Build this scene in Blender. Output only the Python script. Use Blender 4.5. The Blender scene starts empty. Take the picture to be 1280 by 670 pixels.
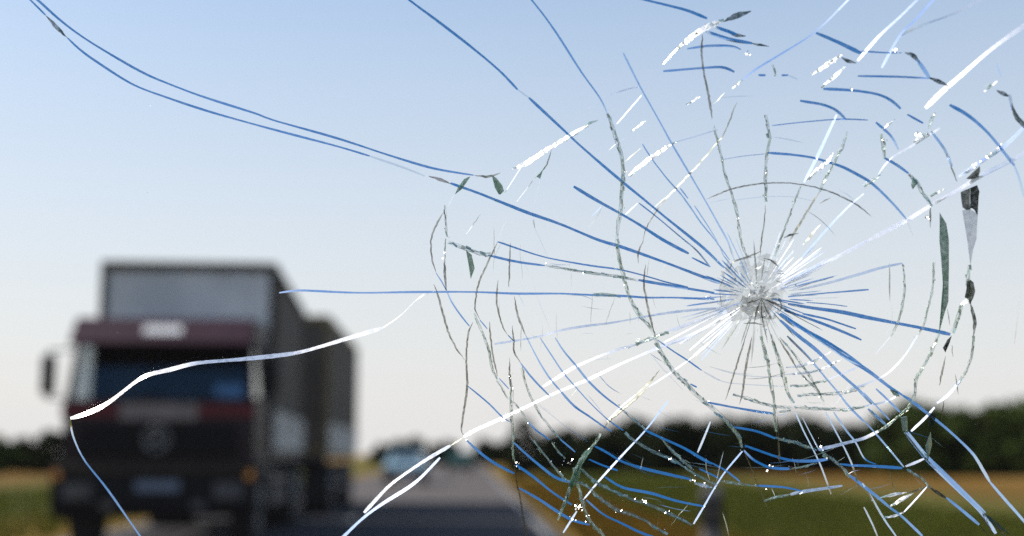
import bpy, bmesh, math, random
from mathutils import Vector, Matrix

sc = bpy.context.scene
col = sc.collection
rad = math.radians

# ------------------------------------------------------------------ camera
F = 1650.0                      # focal length in pixels of the 1280 px wide photograph
HX, HY = 590.0, 568.0           # where the road vanishes in the photograph
EYE = Vector((0.0, 0.0, 1.23))
PITCH = math.atan((HY - 335.0) / F)
YAW = math.atan((HX - 640.0) / F)
ROT = Matrix.Rotation(YAW, 3, 'Z') @ Matrix.Rotation(rad(90) + PITCH, 3, 'X')
GLASS_D = 0.65
cam = bpy.data.cameras.new('camera')
cam.sensor_width = 36.0
cam.sensor_fit = 'HORIZONTAL'
cam.lens = F / 1280.0 * 36.0
cam.clip_start = 0.02
cam.clip_end = 6000.0
cam.dof.use_dof = True
cam.dof.focus_distance = GLASS_D + 0.006
cam.dof.aperture_fstop = 5.2
cam_ob = bpy.data.objects.new('camera', cam)
cam_ob.matrix_world = Matrix.Translation(EYE) @ ROT.to_4x4()
col.objects.link(cam_ob)
sc.camera = cam_ob

def ray(px, py):
    return (ROT @ Vector(((px - 640.0) / F, -(py - 335.0) / F, -1.0))).normalized()

# ------------------------------------------------------------------ sky and sun
SUN_EL, SUN_AZ = rad(43), rad(-75)      # high on the left, a little beyond the lorry
SUN = Vector((math.sin(SUN_AZ) * math.cos(SUN_EL), math.cos(SUN_AZ) * math.cos(SUN_EL), math.sin(SUN_EL)))
world = bpy.data.worlds.new('World')
sc.world = world
world.use_nodes = True
wn, wl = world.node_tree.nodes, world.node_tree.links
bg = wn['Background']
sky = wn.new('ShaderNodeTexSky')
sky.sky_type = 'NISHITA'
sky.sun_disc = False
sky.sun_elevation = SUN_EL
sky.sun_rotation = SUN_AZ
sky.dust_density = 2.2
sky.ozone_density = 2.5
hs = wn.new('ShaderNodeHueSaturation')
hs.inputs['Saturation'].default_value = 1.45
hs.inputs['Hue'].default_value = 0.492
wl.new(sky.outputs[0], hs.inputs['Color'])
tc = wn.new('ShaderNodeTexCoord')
sep = wn.new('ShaderNodeSeparateXYZ')
wl.new(tc.outputs['Generated'], sep.inputs[0])
mr = wn.new('ShaderNodeMapRange')
mr.interpolation_type = 'SMOOTHSTEP'
mr.inputs['From Min'].default_value = -0.12
mr.inputs['From Max'].default_value = 0.72
mr.inputs['To Min'].default_value = 0.98
mr.inputs['To Max'].default_value = 0.0
wl.new(sep.outputs['Z'], mr.inputs['Value'])
mx = wn.new('ShaderNodeMixRGB')
mx.inputs['Color2'].default_value = (4.55, 4.48, 4.46, 1)      # milky summer haze low in the sky
wl.new(mr.outputs[0], mx.inputs['Fac'])
wl.new(hs.outputs[0], mx.inputs['Color1'])
wl.new(mx.outputs[0], bg.inputs['Color'])
bg.inputs['Strength'].default_value = 0.1
sun = bpy.data.lights.new('sun', 'SUN')
sun.energy = 3.6
sun.angle = rad(0.53)
sun.color = (1.0, 0.93, 0.82)
sun_ob = bpy.data.objects.new('sun', sun)
sun_ob.rotation_euler = SUN.to_track_quat('Z', 'Y').to_euler()
col.objects.link(sun_ob)
sc.view_settings.view_transform = 'Standard'
sc.view_settings.look = 'None'
sc.view_settings.gamma = 1.0
sc.view_settings.use_curve_mapping = False
sc.view_settings.exposure = 1.0
sc.cycles.use_denoising = False
sc.cycles.transparent_max_bounces = 48
sc.cycles.max_bounces = 8
sc.cycles.caustics_reflective = False
sc.cycles.caustics_refractive = False
sc.cycles.sample_clamp_indirect = 6.0
sc.cycles.sample_clamp_direct = 12.0

# ------------------------------------------------------------------ helpers
def tag(o, label=None, cat=None, group=None, kind=None):
    if label: o['label'] = label
    if cat: o['category'] = cat
    if group: o['group'] = group
    if kind: o['kind'] = kind
    return o

def empty(name, loc=(0, 0, 0), rz=0.0):
    o = bpy.data.objects.new(name, None)
    o.location = loc
    o.rotation_euler = (0, 0, rz)
    o.empty_display_size = 0.2
    col.objects.link(o)
    return o

def link(name, me, mat, parent=None):
    if mat is not None and not me.materials:
        me.materials.append(mat)
    o = bpy.data.objects.new(name, me)
    if parent is not None:
        o.parent = parent
    col.objects.link(o)
    return o

def from_bm(name, bm, mat, parent=None, smooth=False):
    me = bpy.data.meshes.new(name)
    bmesh.ops.recalc_face_normals(bm, faces=bm.faces[:])
    bm.to_mesh(me)
    bm.free()
    if smooth:
        me.polygons.foreach_set('use_smooth', [True] * len(me.polygons))
    return link(name, me, mat, parent)

def add_box(bm, c, s, bev=0.0, rot=None):
    r = bmesh.ops.create_cube(bm, size=1.0)
    vs = r['verts']
    m = Matrix.Diagonal((s[0], s[1], s[2], 1))
    if rot is not None: m = rot.to_4x4() @ m
    bmesh.ops.transform(bm, verts=vs, matrix=Matrix.Translation(c) @ m)
    if bev > 0:
        es = list({e for v in vs for e in v.link_edges})
        bmesh.ops.bevel(bm, geom=es, offset=bev, segments=2, affect='EDGES')

def box(name, c, s, mat, parent=None, bev=0.0, rot=None):
    bm = bmesh.new()
    add_box(bm, c, s, bev, rot)
    return from_bm(name, bm, mat, parent)

def add_cyl(bm, a, b, r1, r2=None, n=16):
    a, b = Vector(a), Vector(b)
    r2 = r1 if r2 is None else r2
    d = b - a
    q = d.to_track_quat('Z', 'Y').to_matrix().to_4x4()
    bmesh.ops.create_cone(bm, cap_ends=True, segments=n, radius1=r1, radius2=r2, depth=d.length,
                          matrix=Matrix.Translation((a + b) / 2) @ q)

def cyl(name, a, b, r1, mat, parent=None, r2=None, n=16):
    bm = bmesh.new()
    add_cyl(bm, a, b, r1, r2, n)
    return from_bm(name, bm, mat, parent)

def prism(name, prof, x0, x1, mat, parent=None, bev=0.0, inset_top=None):
    """side profile of (y, z) points swept from x0 to x1"""
    bm = bmesh.new()
    A = [bm.verts.new((x0, y, z)) for y, z in prof]
    B = [bm.verts.new((x1, y, z)) for y, z in prof]
    n = len(prof)
    bm.faces.new(A); bm.faces.new(B[::-1])
    for i in range(n):
        bm.faces.new((A[i], B[i], B[(i + 1) % n], A[(i + 1) % n]))
    if bev:
        bmesh.ops.bevel(bm, geom=bm.edges[:], offset=bev, segments=2, affect='EDGES')
    return from_bm(name, bm, mat, parent)

def quad(name, pts, mat, parent=None, thick=0.012):
    """a thin solid panel through four points"""
    P = [Vector(p) for p in pts]
    n = (P[1] - P[0]).cross(P[2] - P[0]).normalized() * thick / 2
    bm = bmesh.new()
    A = [bm.verts.new(p - n) for p in P]
    B = [bm.verts.new(p + n) for p in P]
    bm.faces.new(A); bm.faces.new(B[::-1])
    for i in range(len(P)):
        j = (i + 1) % len(P)
        bm.faces.new((A[i], B[i], B[j], A[j]))
    return from_bm(name, bm, mat, parent)

def copy_tree(o, parent=None):
    c = o.copy()
    col.objects.link(c)
    c.parent = parent
    for ch in o.children:
        copy_tree(ch, c)
    return c

def mat(name, base, rough=0.5, metal=0.0, noise=0.0, scale=8.0, spec=0.5, bump=0.0, base2=None, coat=0.0):
    m = bpy.data.materials.new(name)
    m.use_nodes = True
    nt = m.node_tree
    p = nt.nodes['Principled BSDF']
    p.inputs['Base Color'].default_value = (*base, 1)
    p.inputs['Roughness'].default_value = rough
    p.inputs['Metallic'].default_value = metal
    p.inputs['Specular IOR Level'].default_value = spec
    p.inputs['Coat Weight'].default_value = coat
    if noise or base2 or bump:
        t = nt.nodes.new('ShaderNodeTexCoord')
        n = nt.nodes.new('ShaderNodeTexNoise')
        n.inputs['Scale'].default_value = scale
        n.inputs['Detail'].default_value = 6
        nt.links.new(t.outputs['Object'], n.inputs['Vector'])
        r = nt.nodes.new('ShaderNodeValToRGB')
        b2 = base2 or tuple(max(0.0, c * (1 - noise)) for c in base)
        r.color_ramp.elements[0].position = 0.35
        r.color_ramp.elements[1].position = 0.65
        r.color_ramp.elements[0].color = (*b2, 1)
        r.color_ramp.elements[1].color = (*base, 1)
        nt.links.new(n.outputs['Fac'], r.inputs['Fac'])
        nt.links.new(r.outputs['Color'], p.inputs['Base Color'])
        if bump:
            b = nt.nodes.new('ShaderNodeBump')
            b.inputs['Strength'].default_value = bump
            nt.links.new(n.outputs['Fac'], b.inputs['Height'])
            nt.links.new(b.outputs['Normal'], p.inputs['Normal'])
    return m

def glass_mat(name, tint, gloss=0.05, rough=0.01, fresnel=True):
    """thin clear sheet: light goes straight through, a little is mirrored"""
    m = bpy.data.materials.new(name)
    m.use_nodes = True
    nt = m.node_tree
    nt.nodes.clear()
    out = nt.nodes.new('ShaderNodeOutputMaterial')
    tr = nt.nodes.new('ShaderNodeBsdfTransparent')
    tr.inputs['Color'].default_value = (*tint, 1)
    gl = nt.nodes.new('ShaderNodeBsdfGlossy')
    gl.inputs['Roughness'].default_value = rough
    mix = nt.nodes.new('ShaderNodeMixShader')
    if fresnel:
        fr = nt.nodes.new('ShaderNodeFresnel')
        ior = 1.0 + gloss * 10
        ge = nt.nodes.new('ShaderNodeNewGeometry')          # the same mirror share from either side of a thin sheet
        mp = nt.nodes.new('ShaderNodeMapRange')
        mp.inputs['To Min'].default_value = ior
        mp.inputs['To Max'].default_value = 1.0 / ior
        nt.links.new(ge.outputs['Backfacing'], mp.inputs['Value'])
        nt.links.new(mp.outputs[0], fr.inputs['IOR'])
        nt.links.new(fr.outputs[0], mix.inputs[0])
    else:
        mix.inputs[0].default_value = gloss
    nt.links.new(tr.outputs[0], mix.inputs[1])
    nt.links.new(gl.outputs[0], mix.inputs[2])
    nt.links.new(mix.outputs[0], out.inputs[0])
    return m

# ------------------------------------------------------------------ materials of the place
M = {}
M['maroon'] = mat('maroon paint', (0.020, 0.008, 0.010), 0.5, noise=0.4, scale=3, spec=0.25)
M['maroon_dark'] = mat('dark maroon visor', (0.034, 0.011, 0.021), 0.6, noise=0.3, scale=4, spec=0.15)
M['red'] = mat('red paint', (0.13, 0.014, 0.014), 0.5, noise=0.3, scale=5, spec=0.2)
M['cream'] = mat('cream paint', (0.25, 0.19, 0.16), 0.6, noise=0.3, scale=5, spec=0.2)
M['black'] = mat('black plastic', (0.008, 0.0075, 0.008), 0.7, noise=0.3, scale=12, spec=0.15)
M['steel'] = mat('dull steel', (0.10, 0.10, 0.105), 0.5, metal=0.6, noise=0.4, scale=9)
M['rubber'] = mat('tyre rubber', (0.018, 0.018, 0.018), 0.85, noise=0.3, scale=20, bump=0.2)
M['rim'] = mat('wheel rim', (0.28, 0.27, 0.26), 0.5, metal=0.4, noise=0.4, scale=10)
M['frame'] = mat('brown weathered frame', (0.045, 0.034, 0.022), 0.75, noise=0.4, scale=6, spec=0.15)
M['tarp'] = mat('grey brown tarpaulin', (0.125, 0.105, 0.085), 0.75, base2=(0.08, 0.067, 0.052), scale=1.6, bump=0.1, spec=0.15)
M['tarp_front'] = mat('pale grey tarpaulin', (0.78, 0.76, 0.73), 0.7, base2=(0.55, 0.55, 0.54), scale=1.3, bump=0.1, spec=0.2)
M['drop'] = mat('white drop side panel', (0.62, 0.58, 0.52), 0.6, noise=0.25, scale=4, spec=0.2)
M['white'] = mat('white plastic', (0.72, 0.72, 0.70), 0.5, noise=0.15, scale=7)
M['ochre'] = mat('ochre painted frame', (0.22, 0.16, 0.06), 0.6, noise=0.35, scale=5)
M['amber'] = mat('amber lens', (0.75, 0.28, 0.04), 0.2)
M['lamp'] = mat('clear lamp lens', (0.06, 0.06, 0.065), 0.15, coat=0.2)
M['blue'] = mat('blue sticker', (0.03, 0.16, 0.36), 0.4, noise=0.3, scale=9)
M['seat'] = mat('dark seat cloth', (0.02, 0.02, 0.025), 0.9, noise=0.4, scale=20)
M['plate'] = mat('pale blue number plate', (0.13, 0.16, 0.21), 0.45, noise=0.15, scale=10)
M['cab_glass'] = glass_mat('tinted lorry glass', (0.86, 0.89, 0.92), 0.045)
M['side_glass'] = glass_mat('clear side glass', (0.85, 0.88, 0.88), 0.05)
M['mirror'] = mat('mirror glass', (0.7, 0.72, 0.74), 0.05, metal=1.0)
M['pale_blue'] = mat('pale blue car paint', (0.22, 0.32, 0.36), 0.3, noise=0.08, scale=5, coat=0.6)
M['green_car'] = mat('dark green car paint', (0.03, 0.12, 0.07), 0.3, noise=0.15, scale=5, coat=0.6)
M['car_glass'] = mat('dark car glass', (0.015, 0.02, 0.025), 0.08, coat=0.6)
M['bark'] = mat('bark', (0.09, 0.065, 0.045), 0.9, noise=0.5, scale=14, bump=0.4)
M['post'] = mat('weathered grey plastic', (0.17, 0.16, 0.155), 0.7, noise=0.3, scale=9, spec=0.2)
M['line'] = mat('worn white road paint', (0.26, 0.26, 0.26), 0.8, base2=(0.10, 0.10, 0.10), scale=3, spec=0.1)

def leaf_mat(name, a, b):
    m = mat(name, a, 0.8, base2=b, scale=0.9, spec=0.08)
    nt = m.node_tree
    p = nt.nodes['Principled BSDF']
    out = nt.nodes['Material Output']
    tl = nt.nodes.new('ShaderNodeBsdfTranslucent')
    ramp = [n for n in nt.nodes if n.type == 'VALTORGB'][0]
    nt.links.new(ramp.outputs[0], tl.inputs['Color'])
    ms = nt.nodes.new('ShaderNodeMixShader')
    ms.inputs[0].default_value = 0.3
    nt.links.new(p.outputs[0], ms.inputs[1])
    nt.links.new(tl.outputs[0], ms.inputs[2])
    nt.links.new(ms.outputs[0], out.inputs[0])
    return m
M['leaf_dark'] = leaf_mat('dark green leaves', (0.022, 0.032, 0.009), (0.010, 0.015, 0.005))
M['leaf_mid'] = leaf_mat('mid green leaves', (0.060, 0.090, 0.018), (0.028, 0.044, 0.009))

# ground: green verge near the road, dry straw-coloured field further out
g = bpy.data.materials.new('grass and dry field')
g.use_nodes = True
nt = g.node_tree; N = nt.nodes; L = nt.links
p = N['Principled BSDF']; p.inputs['Roughness'].default_value = 0.95; p.inputs['Specular IOR Level'].default_value = 0.1
geo = N.new('ShaderNodeNewGeometry'); sx = N.new('ShaderNodeSeparateXYZ'); L.new(geo.outputs['Position'], sx.inputs[0])
n1 = N.new('ShaderNodeTexNoise'); n1.inputs['Scale'].default_value = 0.22; n1.inputs['Detail'].default_value = 5
L.new(geo.outputs['Position'], n1.inputs['Vector'])
off = N.new('ShaderNodeMath'); off.operation = 'ADD'; off.inputs[1].default_value = 2.25     # distance from the road's middle line
L.new(sx.outputs['X'], off.inputs[0])
ab = N.new('ShaderNodeMath'); ab.operation = 'ABSOLUTE'; L.new(off.outputs[0], ab.inputs[0])
nz = N.new('ShaderNodeMath'); nz.operation = 'MULTIPLY_ADD'; nz.inputs[1].default_value = 5.0; nz.inputs[2].default_value = -2.5
L.new(n1.outputs['Fac'], nz.inputs[0])
sm = N.new('ShaderNodeMath'); sm.operation = 'ADD'; L.new(ab.outputs[0], sm.inputs[0]); L.new(nz.outputs[0], sm.inputs[1])
dv = N.new('ShaderNodeMath'); dv.operation = 'DIVIDE'; dv.inputs[1].default_value = 40.0; L.new(sm.outputs[0], dv.inputs[0])
cr = N.new('ShaderNodeValToRGB')
e = cr.color_ramp.elements
e[0].position = 0.09; e[0].color = (0.15, 0.092, 0.010, 1)
e[1].position = 0.95; e[1].color = (0.24, 0.17, 0.06, 1)
for pos, c in ((0.135, (0.14, 0.085, 0.008)), (0.185, (0.066, 0.074, 0.008)), (0.33, (0.070, 0.078, 0.008)), (0.46, (0.105, 0.060, 0.005)), (0.62, (0.145, 0.072, 0.005))):
    k = cr.color_ramp.elements.new(pos); k.color = (*c, 1)
L.new(dv.outputs[0], cr.inputs['Fac'])
n2 = N.new('ShaderNodeTexNoise'); n2.inputs['Scale'].default_value = 2.2; n2.inputs['Detail'].default_value = 8
L.new(geo.outputs['Position'], n2.inputs['Vector'])
mm = N.new('ShaderNodeMixRGB'); mm.blend_type = 'MULTIPLY'; mm.inputs['Fac'].default_value = 0.7
L.new(cr.outputs['Color'], mm.inputs['Color1'])
r2 = N.new('ShaderNodeValToRGB'); r2.color_ramp.elements[0].position = 0.3; r2.color_ramp.elements[0].color = (0.45, 0.45, 0.45, 1)
r2.color_ramp.elements[1].position = 0.7; r2.color_ramp.elements[1].color = (1.15, 1.15, 1.15, 1)
L.new(n2.outputs['Fac'], r2.inputs['Fac']); L.new(r2.outputs['Color'], mm.inputs['Color2'])
L.new(mm.outputs['Color'], p.inputs['Base Color'])
bp = N.new('ShaderNodeBump'); bp.inputs['Strength'].default_value = 0.6; L.new(n2.outputs['Fac'], bp.inputs['Height']); L.new(bp.outputs['Normal'], p.inputs['Normal'])
M['ground'] = g
M['asphalt'] = mat('old grey asphalt', (0.085, 0.074, 0.070), 0.9, base2=(0.062, 0.054, 0.051), scale=1.2, bump=0.15, spec=0.15)
M['asphalt_shade'] = mat('shadow dark asphalt', (0.034, 0.033, 0.036), 0.9, base2=(0.024, 0.023, 0.026), scale=1.5, bump=0.15, spec=0.1)  # asphalt colour darkened to carry the lorry's shadow

# ------------------------------------------------------------------ ground, road
def sheet(name, x0, x1, y0, y1, z, m, parent=None):
    me = bpy.data.meshes.new(name)
    me.from_pydata([(x0, y0, z), (x1, y0, z), (x1, y1, z), (x0, y1, z)], [], [(0, 1, 2, 3)])
    return link(name, me, m, parent)

tag(sheet('ground', -2500, 2500, -400, 4600, 0.0, M['ground']), kind='structure')
ROAD_L, ROAD_R, MID = -5.95, 1.42, -2.27
road = tag(sheet('road', ROAD_L, ROAD_R, -60, 900, 0.004, M['asphalt']), kind='structure')
tag(sheet('shade_patch', ROAD_L + 0.03, ROAD_R - 0.03, -40, 34.5, 0.008, M['asphalt_shade'], road))  # dark sheet laid where the lorry and trailer cast their shadow
for x in (ROAD_R - 0.32, ROAD_L + 0.20):
    sheet('edge_line', x, x + 0.12, -40, 400, 0.013, M['line'], road)
k = -30
while k < 240:
    sheet('centre_line_dash', MID - 0.06, MID + 0.06, k, k + 3.0, 0.013, M['line'], road)
    k += 9.0

# ------------------------------------------------------------------ lorry
def wheel(root, x, y, r=0.52, w=0.30, side=1):
    t = cyl('wheel', (x - w / 2, y, r), (x + w / 2, y, r), r, M['rubber'], root, n=28)
    cyl('rim', (x + side * (w / 2 - 0.02), y, r), (x + side * (w / 2 + 0.02), y, r), r * 0.58, M['rim'], t, n=20)
    cyl('hub', (x + side * (w / 2), y, r), (x + side * (w / 2 + 0.06), y, r), r * 0.2, M['steel'], t, n=12)
    return t

def cargo_body(root, y0, y1, z0, z1, hw, front_mat, post_mat):
    """tarpaulin-covered load body: frame, front sheet, side sheets, roof, drop sides"""
    fr = bmesh.new()
    for s in (-1, 1):
        for y in (y0, y1):
            add_box(fr, (s * (hw - 0.05), y + (0.05 if y == y0 else -0.05), (z0 + z1) / 2), (0.10, 0.10, z1 - z0), 0.008)
        add_box(fr, (s * (hw - 0.05), (y0 + y1) / 2, z1 - 0.06), (0.094, y1 - y0 - 0.2, 0.12), 0.008)
        add_box(fr, (s * (hw - 0.05), (y0 + y1) / 2, z0 + 0.06), (0.094, y1 - y0 - 0.2, 0.12), 0.008)
    for y in (y0 + 0.05, y1 - 0.05):
        add_box(fr, (0, y, z1 - 0.06), (2 * hw - 0.2, 0.094, 0.13), 0.008)
        add_box(fr, (0, y, z0 + 0.06), (2 * hw - 0.2, 0.094, 0.12), 0.008)
    from_bm('body_frame', fr, post_mat, root)
    # front sheet, slightly bellied
    def belly(name, p00, p10, p11, p01, n, m, nu=10, nv=8, amp=0.03):
        bm = bmesh.new()
        G = []
        for j in range(nv + 1):
            row = []
            for i in range(nu + 1):
                u, v = i / nu, j / nv
                q = (Vector(p00) * (1 - u) + Vector(p10) * u) * (1 - v) + (Vector(p01) * (1 - u) + Vector(p11) * u) * v
                q += Vector(n) * (amp * math.sin(math.pi * u) * math.sin(math.pi * v) + 0.012 * math.sin(u * 31 + 2 * v))
                row.append(bm.verts.new(q))
            G.append(row)
        for j in range(nv):
            for i in range(nu):
                bm.faces.new((G[j][i], G[j][i + 1], G[j + 1][i + 1], G[j + 1][i]))
        return from_bm(name, bm, m, root, True)
    a = 0.09
    belly('front_sheet', (-hw + a, y0 + 0.04, z0 + a), (hw - a, y0 + 0.04, z0 + a), (hw - a, y0 + 0.04, z1 - a), (-hw + a, y0 + 0.04, z1 - a), (0, -1, 0), front_mat)
    belly('rear_sheet', (-hw + a, y1 - 0.04, z0 + a), (hw - a, y1 - 0.04, z0 + a), (hw - a, y1 - 0.04, z1 - a), (-hw + a, y1 - 0.04, z1 - a), (0, 1, 0), M['tarp'])
    for s in (-1, 1):
        belly('side_sheet', (s * (hw - 0.04), y0 + a, z0 + 0.62), (s * (hw - 0.04), y1 - a, z0 + 0.62), (s * (hw - 0.04), y1 - a, z1 - a), (s * (hw - 0.04), y0 + a, z1 - a), (s, 0, 0), M['tarp'], nu=26)
        n = max(2, round((y1 - y0) / 2.2))
        for i in range(n):
            ya, yb = y0 + 0.1 + (y1 - y0 - 0.2) * i / n, y0 + 0.1 + (y1 - y0 - 0.2) * (i + 1) / n
            d = box('drop_side', (s * (hw - 0.01), (ya + yb) / 2, z0 + 0.33), (0.05, yb - ya - 0.05, 0.58), M['drop'], root, 0.008)
            box('latch', (s * (hw + 0.025), yb - 0.06, z0 + 0.45), (0.03, 0.05, 0.16), M['steel'], d)
    belly('roof_sheet', (-hw + 0.03, y0 + 0.03, z1), (hw - 0.03, y0 + 0.03, z1), (hw - 0.03, y1 - 0.03, z1), (-hw + 0.03, y1 - 0.03, z1), (0, 0, 1), M['tarp'], amp=0.06, nv=16)
    box('load_floor', (0, (y0 + y1) / 2, z0 - 0.05), (2 * hw - 0.06, y1 - y0 - 0.04, 0.10), M['steel'], root)
    for s in (-1, 1):
        box('chassis_rail', (s * 0.42, (y0 + y1) / 2, z0 - 0.24), (0.09, y1 - y0 + 0.3, 0.28), M['black'], root)
    box('tail_bar', (0, y1 - 0.03, 0.62), (2 * hw - 0.2, 0.08, 0.14), M['black'], root, 0.01)
    for s in (-1, 1):
        box('tail_light', (s * (hw - 0.3), y1 + 0.02, 0.62), (0.34, 0.05, 0.12), M['red'], root, 0.01)
        box('mud_flap', (s * (hw - 0.35), y1 - 0.45, 0.42), (0.5, 0.02, 0.5), M['rubber'], root)

lorry = tag(empty('lorry', (-3.95, 16.9, 0), rad(3.5)), 'dark oncoming lorry with maroon cab and tall tarpaulin load body', 'lorry')
W = 1.17
# --- cab: panels round an open interior so that one looks through its glass
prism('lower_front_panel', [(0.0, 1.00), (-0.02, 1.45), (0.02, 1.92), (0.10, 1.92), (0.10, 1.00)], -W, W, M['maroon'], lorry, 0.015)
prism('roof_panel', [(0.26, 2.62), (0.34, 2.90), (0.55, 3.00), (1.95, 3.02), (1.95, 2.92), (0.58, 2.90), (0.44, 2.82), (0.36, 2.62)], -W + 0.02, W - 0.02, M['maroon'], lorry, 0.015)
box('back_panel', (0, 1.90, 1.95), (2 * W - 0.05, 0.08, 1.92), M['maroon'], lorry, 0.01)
box('cab_floor', (0, 1.0, 1.02), (2 * W - 0.1, 1.75, 0.08), M['black'], lorry)
for s in (-1, 1):
    quad('windscreen_pillar', [(s * (W - 0.07), 0.05, 1.90), (s * (W + 0.0), 0.06, 1.90), (s * (W - 0.05), 0.32, 2.66), (s * (W - 0.12), 0.30, 2.66)], M['maroon'], lorry, 0.06)
    d = quad('door', [(s * W, 0.12, 1.00), (s * W, 1.42, 1.00), (s * W, 1.42, 1.95), (s * W, 0.12, 1.90)], M['maroon'], lorry, 0.05)
    box('handle', (s * (W + 0.04), 1.25, 1.72), (0.03, 0.18, 0.05), M['black'], d, 0.008)
    quad('side_window', [(s * (W - 0.02), 0.14, 1.93), (s * (W - 0.02), 1.40, 1.96), (s * (W - 0.06), 1.40, 2.66), (s * (W - 0.06), 0.38, 2.66)], M['side_glass'], lorry, 0.008)
    quad('rear_quarter_panel', [(s * W, 1.44, 1.00), (s * W, 1.88, 1.00), (s * (W - 0.04), 1.90, 2.92), (s * (W - 0.04), 1.42, 2.92)], M['maroon'], lorry, 0.05)
    quad('roof_side_rail', [(s * (W - 0.03), 0.36, 2.68), (s * (W - 0.03), 1.42, 2.68), (s * (W - 0.05), 1.42, 2.93), (s * (W - 0.05), 0.50, 2.90)], M['maroon'], lorry, 0.05)
    box('wheel_arch', (s * (W - 0.14), 0.98, 1.10), (0.34, 1.35, 0.14), M['black'], lorry, 0.03)
    box('step', (s * (W - 0.10), 0.22, 0.62), (0.26, 0.36, 0.40), M['black'], lorry, 0.02)
    # mirror housings out on arms
    mi = box('mirror', (s * (W + 0.22), 0.02, 2.22), (0.17, 0.12, 0.52), M['black'], lorry, 0.03)
    box('mirror_glass', (s * (W + 0.22), 0.085, 2.22), (0.14, 0.008, 0.46), M['mirror'], mi)
    bm = bmesh.new()
    add_cyl(bm, (s * (W - 0.05), 0.16, 2.56), (s * (W + 0.22), 0.02, 2.52), 0.016, n=8)
    add_cyl(bm, (s * W, 0.10, 1.93), (s * (W + 0.22), 0.02, 1.93), 0.016, n=8)
    add_cyl(bm, (s * (W + 0.22), 0.02, 1.93), (s * (W + 0.22), 0.02, 2.52), 0.014, n=8)
    from_bm('mirror_arm', bm, M['steel'], mi)
    mk = box('marker_lamp', (s * (W - 0.10), 0.27, 2.80), (0.14, 0.10, 0.08), M['amber'], lorry, 0.015)
quad('windscreen', [(-W + 0.08, 0.055, 1.93), (W - 0.08, 0.055, 1.93), (W - 0.12, 0.30, 2.64), (-W + 0.12, 0.30, 2.64)], M['cab_glass'], lorry, 0.01)
box('windscreen_sticker', (0.86, 0.04, 2.03), (0.36, 0.012, 0.17), M['blue'], lorry)
visor = prism('sun_visor', [(0.24, 2.66), (-0.10, 2.60), (-0.12, 2.63), (0.24, 2.96), (0.34, 2.99), (0.34, 2.90)], -W + 0.04, W - 0.04, M['maroon_dark'], lorry, 0.01)
quad('visor_sign', [(-0.24, -0.06, 2.65), (0.24, -0.06, 2.65), (0.24, 0.12, 2.86), (-0.24, 0.12, 2.86)], M['white'], visor, 0.02)
for s in (-1, 1):
    quad('stripe', [(s * 0.50, -0.028, 1.70), (s * 1.20, -0.02, 1.70), (s * 1.20, 0.004, 1.86), (s * 0.50, 0.004, 1.86)], M['red'], lorry, 0.02)
quad('name_panel', [(-0.48, -0.032, 1.66), (0.48, -0.032, 1.66), (0.48, 0.002, 1.87), (-0.48, 0.002, 1.87)], M['cream'], lorry, 0.02)
gr = box('grille', (0, -0.03, 1.40), (1.95, 0.05, 0.44), M['black'], lorry, 0.02)
for i in range(5):
    box('slat', (0, -0.065, 1.24 + i * 0.08), (1.86, 0.03, 0.035), M['black'], gr, 0.006)
bm = bmesh.new()                                   # round badge with a three-spoke relief
for i in range(24):
    a0, a1 = i * math.pi / 12, (i + 1) * math.pi / 12
    add_cyl(bm, (0.15 * math.cos(a0), -0.10, 1.42 + 0.15 * math.sin(a0)), (0.15 * math.cos(a1), -0.10, 1.42 + 0.15 * math.sin(a1)), 0.018, n=6)
for i in range(3):
    a0 = math.pi / 2 + i * 2 * math.pi / 3
    add_cyl(bm, (0, -0.10, 1.42), (0.15 * math.cos(a0), -0.10, 1.42 + 0.15 * math.sin(a0)), 0.024, 0.010, n=6)
from_bm('badge', bm, M['rim'], gr)
bmp = prism('bumper', [(-0.14, 0.46), (-0.20, 0.62), (-0.20, 1.02), (-0.12, 1.12), (0.14, 1.12), (0.14, 0.46)], -1.25, 1.25, M['black'], lorry, 0.02)
box('trim_strip', (0, -0.215, 1.05), (2.3, 0.02, 0.10), M['frame'], bmp, 0.006)
box('number_plate', (0.05, -0.215, 0.84), (0.54, 0.02, 0.13), M['plate'], bmp, 0.004)
for s in (-1, 1):
    hl = box('headlight', (s * 0.92, -0.205, 0.78), (0.36, 0.04, 0.20), M['steel'], bmp, 0.015)
    cyl('lens', (s * 0.92, -0.222, 0.78), (s * 0.92, -0.24, 0.78), 0.085, M['lamp'], hl, n=18)
    box('fog_lamp', (s * 0.55, -0.205, 0.60), (0.18, 0.04, 0.10), M['lamp'], bmp, 0.01)
    box('indicator', (s * 1.17, -0.19, 0.98), (0.10, 0.04, 0.12), M['amber'], bmp, 0.01)
for s in (-0.5, 0.35):
    bm = bmesh.new()
    add_cyl(bm, (s, 0.03, 1.90), (s + 0.5, 0.045, 1.99), 0.012, n=6)
    from_bm('wiper', bm, M['black'], lorry)
for s in (-1, 1):
    se = box('seat', (s * 0.62, 1.15, 1.45), (0.52, 0.52, 0.30), M['seat'], lorry, 0.05)
    box('seat_back', (s * 0.62, 1.45, 2.00), (0.50, 0.16, 0.85), M['seat'], se, 0.05)
bm = bmesh.new()
for i in range(20):
    a0, a1 = i * math.pi / 10, (i + 1) * math.pi / 10
    add_cyl(bm, (0.62 + 0.23 * math.cos(a0), 0.55 + 0.08 * math.sin(a0), 1.92 + 0.2 * math.sin(a0)), (0.62 + 0.23 * math.cos(a1), 0.55 + 0.08 * math.sin(a1), 1.92 + 0.2 * math.sin(a1)), 0.018, n=6)
add_cyl(bm, (0.62, 0.30, 1.55), (0.62, 0.55, 1.92), 0.03, n=8)
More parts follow.
